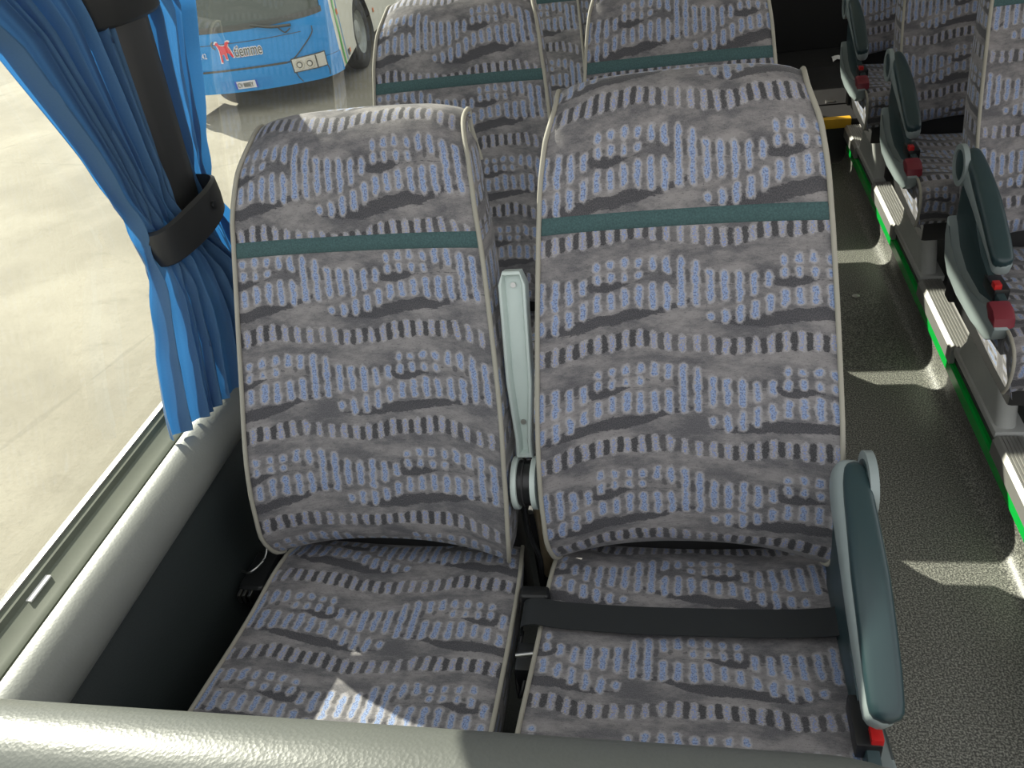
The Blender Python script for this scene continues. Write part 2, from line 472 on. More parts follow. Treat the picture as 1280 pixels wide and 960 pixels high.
# left wall: inner panel, padded roll, rubber ledge, metal strip, outer skin
prof = [(XL - .03, GZ + .45), (XL - .03, .813), (XL, .815), (-.838, .790), (-.798, .705), (-.793, .645), (-.793, -.05), (XL + .02, -.05), (XL + .02, GZ + .45)]
struct(prism('wall_left', prof, Y0, Y1, 'wall_vinyl', None, 0, 'y'))
prof = []
for i in range(13):
    a = math.radians(100 - i * 14)
    prof.append((-.827 + .044 * math.cos(a), .764 + .048 * math.sin(a)))
prof += [(-.799, .700), (-.834, .714), (-.846, .743)]
struct(prism('trim_1', prof, Y0, Y1, 'vinyl_roll', None, 0, 'y'))
prof = [(XL + .003, .802), (XL + .003, .829), (-.882, .826), (-.878, .819), (-.872, .818), (-.865, .813), (-.850, .812), (-.842, .808), (-.842, .795)]
struct(prism('trim_2', prof, Y0, Y1, 'rubber', None, 0, 'y'))
struct(prism('trim_3', [(XL - .003, .824), (XL - .003, .832), (XL + .003, .832), (XL + .003, .824)], Y0, Y1, 'alu', None, 0, 'y'))
st_ = box('sill_sticker', (-.8775, -.293, .817), (-.869, -.248, .8195), 'paper', None, 0)
tag(st_, 'small pale sticker on the rubber window ledge', 'sticker')
# glass panes
ZT = 1.79
def pane(name, ya, yb):
    V = [(XL, ya, .828), (XL, yb, .828), (XL + .03, yb, ZT), (XL + .03, ya, ZT),
         (XL - .005, ya, .828), (XL - .005, yb, .828), (XL + .025, yb, ZT), (XL + .025, ya, ZT)]
    F = [(0, 1, 2, 3)]
    return struct(mesh_obj(name, V[:4], F, 'glass', None, False))
pane('window_1', Y0, .32)
pane('window_2', .32, 2.35)
pane('window_3', 2.35, 4.3)
# far window posts
for i, yy in enumerate((2.35, 4.3)):
    struct(box('trim_%d' % (4 + i), (XL - .02, yy - .05, .77), (XL + .06, yy + .05, ZT), 'pillar', None, .01))
# roof and right wall of the coach
rows = []
for y in (-.30, Y1):  # unseen ceiling, cut short at the front to let sky light in
    r = [(XL + .03, y, ZT)]
    for i in range(0, 9):
        a = math.pi / 2 * i / 8
        r.append((XL + .03 + .30 * (1 - math.cos(a)), y, ZT + .10 + .16 * math.sin(a)))
    r2 = [((XL + XR) - x, yy, z) for (x, yy, z) in r[::-1]]
    rows.append(r + r2)
struct(loft('ceiling', rows, 'white', sharp=50))
struct(box('wall_right', (XR, Y0, GZ + .45), (XR + .05, Y1, .78), 'wall_vinyl', None, 0))
struct(prism('wall_back', [(XL, -.05), (XR, -.05), (XR, 1.05), (XL, 1.05)], Y1, Y1 + .05, 'wall_vinyl', None, 0, 'y'))

# ================================================================== SEATS
ZB = .605
PROF = [(.600, .040), (.603, .020), (.615, .006), (.635, .000), (.665, .000), (.70, .010), (.74, .024), (.79, .045), (.84, .069), (.89, .092), (.94, .113),
        (.99, .132), (1.03, .147), (1.07, .162), (1.09, .169), (1.11, .176), (1.14, .186), (1.17, .197), (1.195, .208), (1.217, .220), (1.236, .235),
        (1.251, .253), (1.261, .273), (1.265, .294), (1.261, .314)]
HALF = [(.60, .196), (.62, .204), (.66, .210), (.75, .2135), (.85, .212), (.97, .205), (1.08, .197), (1.18, .187), (1.22, .181), (1.245, .173), (1.26, .168)]
BOL = [(.60, .020), (.66, .034), (.80, .040), (.95, .028), (1.05, .014), (1.12, .006), (1.26, 0)]
STRIP_Z = 1.100
def back_pt(z, y, s):
    w = interp(HALF, z); b = interp(BOL, z)
    yy = y - b * (abs(s) ** 2.6) + .35 * b
    low = max(0, (.70 - z) / .10)
    zz = z + .022 * low * (1 - abs(s) ** 2)
    top = max(0, min(1, (z - 1.14) / .11))
    zz -= top * (.016 * abs(s) ** 6 + .006 * s * s)
    yy += top * .012 * abs(s) ** 6
    return Vector((w * s, yy, zz))
NS = 22
def make_backrest(parent, u0, vlow, vhead):
    S = [-1 + 2 * j / NS for j in range(NS + 1)]
    # arclength measured from the teal strip
    al = [0]
    for (a, b), (c, d) in zip(PROF, PROF[1:]): al.append(al[-1] + math.hypot(c - a, d - b))
    i_s = min(range(len(PROF)), key=lambda i: abs(PROF[i][0] - STRIP_Z))
    a_s = al[i_s] + (STRIP_Z - PROF[i_s][0])
    V = []; UV = []; F = []
    for (z, y), a in zip(PROF, al):
        d = a_s - a                                   # >0 below the strip
        v = (vlow + d) if d > 0 else (vhead + d * .88)
        for s in S:
            V.append(back_pt(z, y, s)); UV.append((u0 + interp(HALF, .9) * s, v))
    n = NS + 1; m = len(PROF)
    for i in range(m - 1):
        # a seam row: the strip hides where the pattern jumps
        for j in range(NS): F.append((i * n + j, i * n + j + 1, (i + 1) * n + j + 1, (i + 1) * n + j))
    # rear
    R0 = len(V)
    RB = [(1.248, .326), (1.21, .332), (1.12, .308), (1.0, .268), (.88, .224), (.76, .176), (.66, .140), (.600, .125)]
    prev = (m - 1) * n
    for k, (z, y) in enumerate(RB):
        w = interp(HALF, z) - .004
        for s in S:
            V.append(Vector((w * s, y - .03 * abs(s) ** 4, z - (0.016 * abs(s) ** 6 + .006 * s * s) * max(0, min(1, (z - 1.14) / .11)))))
            UV.append((u0 + .2 * s, vhead - .25 - .02 * k))
        cur = R0 + k * n
        for j in range(NS): F.append((prev + j, prev + j + 1, cur + j + 1, cur + j))
        prev = cur
    # bottom
    for j in range(NS): F.append((prev + j, prev + j + 1, j + 1, j))
    # side panels: strip of quads between front edge and rear edge, own uv verts
    for s, js in ((-1, 0), (1, NS)):
        fi = [i * n + js for i in range(m)]
        ri = [R0 + k * n + js for k in range(len(RB))][::-1]           # bottom to top
        rz = [(V[i].z, V[i]) for i in ri]
        st = len(V)
        for i in fi:
            p = V[i]; zq = max(min(p.z, rz[-1][0]), rz[0][0])
            q = None
            for (za, a), (zb, b) in zip(rz, rz[1:]):
                if za <= zq <= zb:
                    u = (zq - za) / max(1e-6, zb - za); q = a.lerp(b, u); break
            if q is None: q = rz[-1][1]
            out = Vector((s * .006, 0, 0))
            for tt in (0, .5, 1):
                V.append(p.lerp(q, tt) + out * (math.sin(math.pi * tt)))
                UV.append((u0 + .22 + tt * .09, UV[i][1]))
        for i in range(m - 1):
            for tt in range(2):
                a = st + i * 3 + tt
                F.append((a, a + 1, a + 4, a + 3))
    o = mesh_obj('backrest', V, F, 'moquette', parent, True, UV, 50)
    # piping on both front edges, running over the top
    for s in (-1, 1):
        pts = [back_pt(z, y, s) + Vector((s * .001, -.002, .001)) for (z, y) in PROF[1:]]
        pts.append(Vector((s * .168, .322, 1.215)))
        pts.append(Vector((s * .178, .312, 1.165)))
        tube('piping', smooth_path(pts, 2), .0037, 'piping', o, 8)
    # teal strip
    V = []; F = []
    zs = [STRIP_Z - .0115, STRIP_Z - .0095, STRIP_Z, STRIP_Z + .0095, STRIP_Z + .0115]
    offs = [-.0005, .0022, .0026, .0022, -.0005]
    tab = [(z, y) for (z, y) in PROF if .9 < z < 1.2]
    for z, off in zip(zs, offs):
        y = interp(tab, z)
        for s in S:
            V.append(back_pt(z, y, s * .985) + Vector((0, -off, off * .3)))
    for i in range(4):
        for j in range(NS): F.append((i * n + j, i * n + j + 1, (i + 1) * n + j + 1, (i + 1) * n + j))
    mesh_obj('headrest_strip', V, F, 'strip', o, True, None, 60)
    return o

CP = [(.075, .556), (.05, .566), (.02, .574), (-.03, .577), (-.09, .576), (-.15, .578), (-.21, .583), (-.27, .589), (-.32, .594), (-.36, .596), (-.39, .592),
      (-.412, .580), (-.424, .562), (-.428, .54), (-.424, .50), (-.41, .475)]
def make_cushion(parent, u0, v0):
    S = [-1 + 2 * j / NS for j in range(NS + 1)]; n = NS + 1
    V = []; UV = []; F = []; a = 0; prev = None
    for (y, z) in CP:
        if prev: a += math.hypot(y - prev[0], z - prev[1])
        prev = (y, z)
        w = .214 + .010 * max(0, min(1, -y / .3)) - .012 * max(0, (y - .0) / .075)
        for s in S:
            dip = .016 * (1 - s * s) * (1 if y > -.35 else .3)
            V.append(Vector((w * s, y, z - dip + .010 - .010 * abs(s) ** 8))); UV.append((u0 - .214 * s, v0 + a))
    m = len(CP)
    for i in range(m - 1):
        for j in range(NS): F.append((i * n + j, i * n + j + 1, (i + 1) * n + j + 1, (i + 1) * n + j))
    # sides
    for s, js in ((-1, 0), (1, NS)):
        st = len(V)
        for i in range(m):
            p = V[i * n + js]
            for tt in (0, .5, 1):
                zb = min(p.z, .47)
                V.append(Vector((p.x + s * .004 * math.sin(math.pi * tt) - s * .012 * tt, p.y, p.z + (zb - p.z) * tt)))
                UV.append((UV[i * n + js][0] - s * tt * .1, UV[i * n + js][1]))
        for i in range(m - 1):
            for tt in range(2):
                k = st + i * 3 + tt; F.append((k, k + 1, k + 4, k + 3))
    o = mesh_obj('cushion', V, F, 'moquette', parent, True, UV, 50)
    for s, js in ((-1, 0), (1, NS)):
        pts = [V[i * n + js] + Vector((s * .001, 0, .001)) for i in range(m)]
        tube('piping', smooth_path(pts, 2), .0037, 'piping', o, 8)
    return o

def capsule_profile(a, b, ra, rb, n=10, bow=0.0):
    """outline in (y,z) of a tapered rounded bar from a to b"""
    A = Vector((a[0], a[1])); B = Vector((b[0], b[1])); d = (B - A).normalized(); nn = Vector((-d.y, d.x))
    pts = []
    for i in range(n + 1):
        th = math.pi / 2 + math.pi * i / n
        pts.append(A + (d * math.cos(th) + nn * math.sin(th)) * ra)
    for u in (.2, .4, .6, .8):
        pts.append(A.lerp(B, u) - nn * (ra + (rb - ra) * u) + nn * bow * math.sin(math.pi * u))
    for i in range(n + 1):
        th = -math.pi / 2 + math.pi * i / n
        e = .55
        pts.append(B + (d * math.cos(th) * e + nn * math.sin(th)) * rb)
    for u in (.8, .6, .4, .2):
        pts.append(A.lerp(B, u) + nn * (ra + (rb - ra) * u) + nn * bow * math.sin(math.pi * u))
    return [(p.x, p.y) for p in pts]

def arm_bar(name, A, B, bow, xc, hw, hh, mat, parent, flat=0.0):
    """long rounded bar in a vertical plane, tapering: hw / hh are tables of half width / half height over 0..1"""
    A = Vector((0, *A)); B = Vector((0, *B)); d = (B - A).normalized(); nn = Vector((0, -d.z, d.y))
    if nn.z < 0: nn = -nn
    rows = []
    us = [0, .012, .03, .06, .1] + [.1 + .8 * i / 12 for i in range(1, 13)] + [.94, .97, .988, 1.0]
    for u in us:
        e = min(1, math.sqrt(max(0.0, 1 - (1 - min(1, min(u, 1 - u) / .045)) ** 2)) * .75 + .25)
        c = A.lerp(B, u) + nn * bow * math.sin(math.pi * u)
        w, h = interp(hw, u) * e, interp(hh, u) * (.5 + .5 * e)
        r = []
        for k in range(20):
            th = 2 * math.pi * k / 20
            cx, cz = math.cos(th), math.sin(th)
            px = math.copysign(abs(cx) ** .62, cx) * w; pz = math.copysign(abs(cz) ** .62, cz) * h
            r.append(Vector((xc + px, 0, 0)) + c + nn * pz)
        rows.append(r)
    return loft(name, rows, mat, parent, True, True, 60)

def make_armrest(parent, sx, dx=0.0):
    """aisle armrest on side sx of the seat: console with recline button, pad, pivot"""
    def X(a, b):
        a, b = sx * (a + dx), sx * (b + dx)
        return (min(a, b), max(a, b))
    out = [(.030, .800), (.032, .70), (.028, .62), (.005, .575), (-.035, .55), (-.12, .545), (-.235, .548), (-.320, .556), (-.352, .575),
           (-.362, .600), (-.350, .622), (-.325, .635), (-.25, .640), (-.16, .66), (-.10, .70), (-.06, .78), (-.03, .80)]
    con = prism('armrest', out, *X(.216, .232), 'teal_plastic', parent, .004)
    low = [(.033, .665), (.030, .62), (.006, .571), (-.035, .546), (-.12, .541), (-.235, .543), (-.325, .551), (-.356, .572),
           (-.366, .600), (-.354, .624), (-.325, .632), (-.28, .612), (-.20, .590), (-.10, .592), (-.03, .615), (.010, .650)]
    prism('console_shell', low, *X(.222, .252), 'grey_plastic', con, .006)
    btn = [(-.364, .602), (-.360, .622), (-.342, .634), (-.312, .636), (-.300, .628), (-.305, .616), (-.330, .608)]
    prism('recline_button', btn, *X(.212, .254), 'red_button', con, .008)
    buck = box('belt_receiver', (X(.205, .236)[0], -.285, .618), (X(.205, .236)[1], -.215, .646), 'black', con, .004)
    rb = box('receiver_release', (X(.222, .236)[0], -.283, .644), (X(.222, .236)[1], -.262, .656), 'red_bright', con, .001)
    # lever: grey body, dark padded top
    xc = sx * (.2305 + dx)
    arm_bar('armrest_lever', (.028, .806), (-.288, .690), .012, xc - .004 * (1 if sx > 0 else -.3), [(0, .020), (.15, .024), (.6, .0235), (1, .018)],
            [(0, .036), (.2, .030), (.6, .022), (1, .017)], 'grey_plastic', con)
    arm_bar('arm_pad', (.012, .826), (-.292, .706), .014, xc + .001 * sx, [(0, .013), (.12, .0185), (.5, .0225), (.85, .0215), (1, .019)],
            [(0, .017), (.3, .018), (1, .013)], 'teal_plastic', con)
    ring('pivot_ring', (0.0, .802), .034, .046, *X(.246, .257), 'grey_plastic', con)
    disc('pivot_cap', (0.0, .802), .035, *X(.244, .2535), 'teal_plastic', con)
    return con

def make_middle_arm(parent, x):
    """raised armrest between the two seats of a pair, its underside tray facing forward"""
    A = Vector((x, .055, .768)); B = Vector((x, .155, 1.040)); d = (B - A).normalized(); nn = Vector((0, -d.z, d.y))  # nn: towards the front
    L = (B - A).length; sd = Vector((1, 0, 0))
    # tray: rim + recessed bottom, as lofted rings
    ol = []
    N = 24
    def outline(wt, wb, e):
        pts = []
        pts += [(-wb + e, .0 + e), (-wb * .98 + e, .03), (-wt * .9 - wb * .1 + e, .12), (-wt + e, L - .02), (-wt + .008, L - e), (wt - .008, L - e - .0),
                (wt - e, L - .02), (wt * .9 + wb * .1 - e, .12), (wb * .98 - e, .03), (wb - e, .0 + e)]
        return pts
    rings = []
    for (e, dep) in ((0.0, -.022), (0, 0.0), (.0015, .002), (.005, .002), (.007, -.001), (.009, -.013)):
        rings.append([A + sd * p[0] + d * p[1] + nn * dep for p in outline(.021, .013, e)])
    V = []; F = []
    for r in rings: V += r
    m = len(rings[0])
    for i in range(len(rings) - 1):
        for j in range(m): F.append((i * m + j, i * m + (j + 1) % m, (i + 1) * m + (j + 1) % m, (i + 1) * m + j))
    F.append(tuple(range((len(rings) - 1) * m, len(rings) * m))); F.append(tuple(range(m)))
    o = mesh_obj('middle_armrest', V, F, 'mint', parent, True, None, 35)
    for u in (.055, L - .022):
        c = A + d * u + nn * -.0115
        sv = mesh_obj('screw', [c + (sd * math.cos(k * math.pi / 6) + d * math.sin(k * math.pi / 6)) * .0042 + nn * hh for hh in (0, .002) for k in range(12)],
                      [tuple(range(12, 24))] + [(k, (k + 1) % 12, 12 + (k + 1) % 12, 12 + k) for k in range(12)], 'steel', o, True, None, 30)
    pc = (.042, .728)
    for xx in (x - .019, x + .011):
        disc('pivot_disc', pc, .042, xx, xx + .009, 'mint', o, 32, .002)
    disc('pivot_hub', pc, .036, x - .011, x + .012, 'black', o, 24, .002)
    ring('hub_ring', pc, .030, .038, x - .003, x - .000, 'frame_dark', o, 24)
    tube('bracket_tube', [(x + .010, .05, .70), (x + .012, .055, .62), (x + .010, .06, .50)], .011, 'cane', o, 10)
    tube('reclining_cable', smooth_path([(x - .006, .03, .70), (x - .004, .02, .64), (x + .008, .015, .58), (x + .0, .02, .50)], 6), .004, 'black', o, 8)
    return o

def make_base(parent, aisle_sx, pedestal=True):
    box('back_sun_block', (-.200 - (.062 if pedestal and aisle_sx > 0 else 0), .076, .40), (.200, .118, .625), 'frame_dark', parent, .006)  # added block: stops sun leaking between back, cushion and neighbouring seat
    box('seat_frame', (-.19, -.36, .40), (.19, .071, .475), 'frame_dark', parent, .01)
    if not pedestal:
        box('wall_leg', (-.03, -.22, ZP), (.03, .02, .41), 'frame_dark', parent, .01)
        return
    sx = aisle_sx
    # moulded pedestal: flares to its foot on the kerb
    rows = []
    for (z, ya, yb, xa, xb) in ((ZP + .012, -.175, .185, .068, .118), (.20, -.17, .178, .070, .118), (.25, -.165, .135, .074, .122), (.33, -.16, .09, .084, .134), (.44, -.155, .07, .104, .16), (.545, -.15, .06, .12, .18)):
        r = []
        rc = .022
        for (cx, cy, q) in ((xb - rc, yb - rc, 0), (xa + rc, yb - rc, 1), (xa + rc, ya + rc, 2), (xb - rc, ya + rc, 3)):
            for i in range(5):
                a = math.pi / 2 * (q + i / 4)
                r.append((sx * (cx + rc * math.cos(a)), cy + rc * math.sin(a), z))
        rows.append(r)
    p = loft('pedestal', rows, 'pedestal', parent, True, True, 45)
    box('pedestal_foot', (min(sx * .05, sx * .125), -.185, ZP), (max(sx * .05, sx * .125), .19, ZP + .022), 'pedestal', p, .006)

def belt_strap(name, pts, width_dir, w, mat, parent, th=.0016):
    pts = [Vector(p) for p in pts]; wd = Vector(width_dir)
    V = []; F = []
    for i, p in enumerate(pts):
        d = (pts[min(i + 1, len(pts) - 1)] - pts[max(i - 1, 0)]).normalized()
        n = d.cross(wd).normalized()
        for a, b in ((-1, -1), (1, -1), (1, 1), (-1, 1)): V.append(p + wd * (a * w / 2) + n * (b * th / 2))
    for i in range(len(pts) - 1):
        for j in range(4): F.append((i * 4 + j, i * 4 + (j + 1) % 4, (i + 1) * 4 + (j + 1) % 4, (i + 1) * 4 + j))
    F.append((0, 1, 2, 3)); F.append(tuple(len(V) - 4 + k for k in range(4)))
    return mesh_obj(name, V, F, mat, parent, True, None, 40)

def copy_tree(o, parent=None):
    c = o.copy(); COL.objects.link(c)
    if parent is not None: c.parent = parent
    for ch in [x for x in bpy.data.objects if x.parent == o]: copy_tree(ch, c)
    return c

GRP = 'patterned bus seats'
DX = .482
XA = -.012                       # aisle seat of the left pair
# window seat (left pair)
w0 = empty('bus_seat', (XA - DX, 0, 0), 'patterned bus seat beside the blue curtain, its top edge in sunlight', 'seat', GRP)
make_backrest(w0, .2285, .020, .170)
make_cushion(w0, .190, .05)
make_base(w0, 1, False)
# aisle seat (left pair)
a0 = empty('bus_seat', (XA, 0, 0), 'patterned bus seat with a black lap belt stretched over its cushion', 'seat', GRP)
make_backrest(a0, .1335, -.020, .145)
make_cushion(a0, .077, .158 * 2 - .325)
make_base(a0, 1, True)
la = make_armrest(a0, 1, -.012); la.location = (0, -.024, -.014)
make_middle_arm(a0, -.2435)
# right-hand aisle seat
r0 = empty('bus_seat', (.850, 1.0, 0), 'patterned bus seat across the aisle on the first pedestal, armrest down', 'seat', GRP)
make_backrest(r0, .060, .05, .10)
make_cushion(r0, .12, .02)
make_base(r0, -1, True)
make_armrest(r0, -1)

# rows behind, left side (copies made before the belt is added)
names_w = {1: 'patterned window seat in the second row, right behind the sunlit-topped seat',
           2: 'patterned window seat in the third row, mostly hidden by the second row',
           3: 'patterned window seat in the fourth row, out of view, added for its shadow', 4: 'patterned window seat in the fifth row, out of view, added for its shadow'}
names_a = {1: 'patterned aisle seat in the second row, directly behind the seat with the lap belt',
           2: 'patterned aisle seat in the third row, glimpsed in the gap between the second-row seats',
           3: 'patterned aisle seat in the fourth row, out of view, added for its shadow', 4: 'patterned aisle seat in the fifth row, out of view, added for its shadow'}
for i in (1, 2, 3, 4):  # fourth and fifth rows are out of view, added to shade the aisle floor
    up = .036 if i == 4 else 0
    c = copy_tree(w0); c.location.y = .78 * i + (.07 if i == 4 else 0); c.location.z = up; c['label'] = names_w[i]
    c = copy_tree(a0); c.location.y = .78 * i + (.07 if i == 4 else 0); c.location.z = up; c['label'] = names_a[i]
for i, lab in ((1, 'patterned bus seat across the aisle on the second pedestal'), (2, 'patterned bus seat across the aisle on the third pedestal, by the yellow step')):
    c = copy_tree(r0); c.location.y = 1.0 + .78 * i; c['label'] = lab
for i, lab in ((0, 'patterned window seat beside the first seat across the aisle'), (1, 'patterned window seat beside the second seat across the aisle'),
               (2, 'patterned window seat beside the third seat across the aisle')):
    c = copy_tree(w0); c.location = (.850 + DX, 1.0 + .78 * i, 0); c['label'] = lab
w0.rotation_euler = (0, 0, math.radians(-1.0)); w0.scale.z = .99

# lap belt on the front aisle seat
zs = [.560, .585, .594, .590, .588, .588, .589, .590, .592, .596, .600, .596, .57, .52]
xs = [-.262, -.258, -.235, -.20, -.13, -.06, 0, .06, .13, .18, .200, .207, .212, .214]
ys = [-.098, -.100, -.102, -.104, -.106, -.107, -.107, -.107, -.106, -.104, -.103, -.102, -.10, -.095]
pts = smooth_path([(x, y, z + .004) for x, y, z in zip(xs, ys, zs)], 4)
pts = [Vector(p) for p in pts]
b = belt_strap('lap_belt', pts, (0.0, 1, .06), .047, 'belt', a0)
rt = box('belt_retractor', (-.268, -.076, .535), (-.222, -.052, .600), 'black', b, .008, 3)
box('belt_anchor', (-.262, -.19, .50), (-.232, -.140, .575), 'black', b, .006)
tube('anchor_bolt', [(-.262, -.165, .574), (-.235, -.163, .578)], .004, 'steel', b, 8)
for ch in (rt.parent,):
    pass
tube('belt_wire', smooth_path([(-.262, -.11, .56), (-.266, -.16, .545), (-.258, -.20, .535), (-.250, -.215, .55), (-.245, -.20, .565)], 6), .003, 'black', b, 8)
bk = box('belt_buckle', (.196, -.05, .555), (.220, .03, .60), 'black', b, .006)
box('buckle_release', (.198, -.066, .575), (.218, -.048, .604), 'red_bright', bk, .003)
# the belt pieces are placed in world numbers: shift into the seat's frame
b.location = (-XA, 0, 0)
# window seat: belt hardware between cushion and wall
hw = box('belt_anchor', (-.285, -.045, .48), (-.235, .045, .560), 'black', w0, .012, 3)
for k, xx in enumerate((-.280, -.271, -.260)):
    box('anchor_clip', (xx, -.058, .535), (xx + .006, -.043, .555), 'steel', hw, .001)
tube('anchor_wire', smooth_path([(-.28, -.02, .575), (-.255, -.03, .585), (-.24, 0.0, .59), (-.238, .03, .62)], 5), .002, 'steel', hw, 6)

# ================================================================== PARTITION IN FRONT
pt = empty('partition', (-.35, -.57, ZP), 'low partition with a padded leather-grain grey roll in front of the two seats', 'partition')
def P_(o): 
    o.parent = pt; o.matrix_parent_inverse = Matrix.Translation((.35, .57, -ZP)); return o
prof_c = []
R_ = .058; zc = .913; yc = -.565
path = [(-.79, zc), (-.4, zc), (0.0, zc), (.095, zc)]
rc = .065
for i in range(1, 9):
    a = math.pi / 2 * i / 8
    path.append((.095 + rc * math.sin(a), zc - rc + rc * math.cos(a)))
path += [(.16, .6), (.16, ZP + .01)]
rows = []
for i, (x, z) in enumerate(path):
    x0, z0 = path[max(0, i - 1)]; x1, z1 = path[min(len(path) - 1, i + 1)]
    d = Vector((x1 - x0, z1 - z0)).normalized(); nn = Vector((-d.y, d.x))
    r = []
    for k in range(20):
        a = 2 * math.pi * k / 20
        oo = nn * (R_ * .92 * math.sin(a))
        r.append((x + oo.x, yc + R_ * 1.15 * math.cos(a), z + oo.y))
    rows.append(r)
P_(loft('padded_roll', rows, 'vinyl_front', None, True, True, 60))
P_(box('partition_panel', (-.788, yc - .018, ZP + .002), (.155, yc + .018, .90), 'wall_vinyl', None, .004))

# ================================================================== CURTAIN, PILLAR
pl = empty('window_pillar', (-.867, .32, .81), 'dark grey window pillar between the two halves of the curtain', 'pillar')
def PL(o):
    o.parent = pl; o.matrix_parent_inverse = Matrix.Translation((.867, -.32, -.81)); return o
rows = []
for z in (.812, .93, 1.08, 1.22, 1.36, 1.5, 1.7, ZT):
    yc_ = .314 + (z - 1.124) * .10; hw_ = .053
    xo = .03 * max(0, z - .83) / 1.0
    r = []
    for (x, y) in ((-.891, -1), (-.862, -1.0), (-.847, -.93), (-.839, -.75), (-.835, -.3), (-.835, .3), (-.839, .75), (-.847, .93), (-.862, 1.0), (-.891, 1)):
        r.append((x + xo, yc_ + y * hw_, z))
    rows.append(r)
PL(loft('pillar_cover', rows, 'pillar', None, True, True, 50))
# upper housing
rows = []
for (z, g) in ((1.405, .92), (1.411, 1.0), (1.485, 1.03), (1.6, 1.05), (1.74, 1.05)):
    r = []
    for i in range(17):
        a = math.pi * i / 16
        r.append((-.862 + .064 * g * math.sin(a) ** .6, .342 - .093 * g * math.cos(a), z))
    rows.append(r)
hs = PL(loft('upper_clamp', rows, 'pillar', None, True, True, 50))
sc2 = disc('clamp_screw', (.338, 1.443), .007, -.798, -.792, 'black', hs, 12, .001)
# tie band
band = empty('tieback_band', (-.82, .27, 1.07), 'dark grey plastic band clasping the curtain to the pillar', 'curtain band')
path = smooth_path([(-.852, .190), (-0.8252, 0.1855), (-0.8090, 0.2007), (-0.7985, 0.2426), (-0.7928, 0.2998), (-0.7966, 0.3426), (-0.8099, 0.3721), (-0.8433, 0.3826), (-0.8814, 0.3826)], 5)
rows = []
for p in path:
    x, y = p[0], p[1]
    tilt = (y - .262) * .10
    zc_ = 1.100 + tilt; hh = .028 + .006 * math.sin((y - .15) / .24 * math.pi)
    d = Vector((x + .858, y - .266)).normalized() * .007
    rows.append([(x, y, zc_ - hh), (x + d.x, y + d.y, zc_ - hh + .004), (x + d.x * 1.25, y + d.y * 1.25, zc_), (x + d.x, y + d.y, zc_ + hh - .004), (x, y, zc_ + hh), (x - d.x * .3, y - d.y * .3, zc_)])
bo = loft('band_strap', rows, 'pillar', None, True, True, 50)
bo.parent = band; bo.matrix_parent_inverse = Matrix.Translation((.82, -.27, -1.07))
sc3 = disc('band_screw', (.314, 1.109), .0072, -.7880, -.7815, 'black', None, 14, .001)
sc3.parent = band; sc3.matrix_parent_inverse = Matrix.Translation((.82, -.27, -1.07))

def drape(name, label, ztop, zbot, yl, yr, x0f, nf, amp, seed, skew=0.0, hem=0.0):
    rnd = random.Random(seed)
    NSX, NZ = 150, 70
    ph = [rnd.uniform(0, 6.28) for _ in range(8)]
    V = []; F = []
    for i in range(NZ + 1):
        tz = i / NZ
        z = ztop + (zbot - ztop) * tz
        a, b_ = interp(yl, z), interp(yr, z)
        tight = min(1, abs(z - 1.100) / .15)
        for j in range(NSX + 1):
            s = j / NSX
            sw = s + .035 * math.sin(2 * math.pi * 2 * s + ph[0]) + .02 * math.sin(2 * math.pi * 3.3 * s + ph[1] + z * 1.6)
            f = math.sin(2 * math.pi * nf * sw + ph[2] + .8 * math.sin(z * 3 + ph[3]))
            f = math.copysign(abs(f) ** .75, f)
            f2 = math.sin(2 * math.pi * (nf * 1.73) * sw + ph[4] + z * 1.2)
            A = interp(amp, z)
            x = x0f(s, z) + A * (.75 * f + .33 * f2)
            cy = .35 * A * math.cos(2 * math.pi * nf * sw + ph[2])
            wr = .006 * tight * noise.noise(Vector((s * 9, z * 5, seed)))
            # small crumples near the band
            wr += .006 * (1 - tight) * math.sin(40 * s + 60 * z)
            zz = z + (hem * math.sin(2 * math.pi * nf * sw + ph[2]) * .006 if i == NZ else 0) + skew * s * tz ** 6
            V.append((x + wr, a + (b_ - a) * s + cy * .5, zz))
    m = NSX + 1
    for i in range(NZ):
        for j in range(NSX): F.append((i * m + j, i * m + j + 1, (i + 1) * m + j + 1, (i + 1) * m + j))
    o = mesh_obj(name, V, F, 'curtain', None, True)
    return tag(o, label, 'curtain', 'blue window curtains')
zl = lambda *p: sorted(p)
YL = zl((1.7905, -0.2907), (1.6953, -0.1764), (1.5524, -0.0241), (1.4286, 0.0760), (1.2667, 0.1379), (1.1524, 0.1712), (1.1000, 0.1712), (1.0476, 0.1426), (0.9524, 0.0826), (0.8667, 0.0483), (0.8000, 0.0331))
YR = zl((1.7905, 0.2998), (1.4286, 0.2921), (1.2667, 0.2760), (1.1524, 0.2712), (1.1143, 0.2760), (1.0667, 0.2998), (1.0096, 0.3236), (0.9334, 0.3188), (0.8667, 0.2760), (0.8000, 0.2283))
def x_left(s, z):
    base = interp(zl((1.78, -.846), (1.17, -.846), (1.10, -.843), (1.057, -.833), (.98, -.826), (.80, -.829)), z)
    inn = interp(zl((1.78, 0), (1.14, .012), (1.085, .02), (1.03, .032), (.80, .070)), z)
    return base + inn * s
drape('curtain', 'blue curtain gathered in a band, spreading over the front window pane', 1.76, .824, YL, YR, x_left, 9.0,
      zl((1.76, .020), (1.40, .021), (1.22, .018), (1.10, .012), (1.03, .015), (.80, .022)), 3, .0, 1)
YL2 = zl((1.7905, 0.4045), (1.4572, 0.3902), (1.2667, 0.3683), (1.1429, 0.3607), (1.0762, 0.3569), (0.9810, 0.3379), (0.8000, 0.3093))
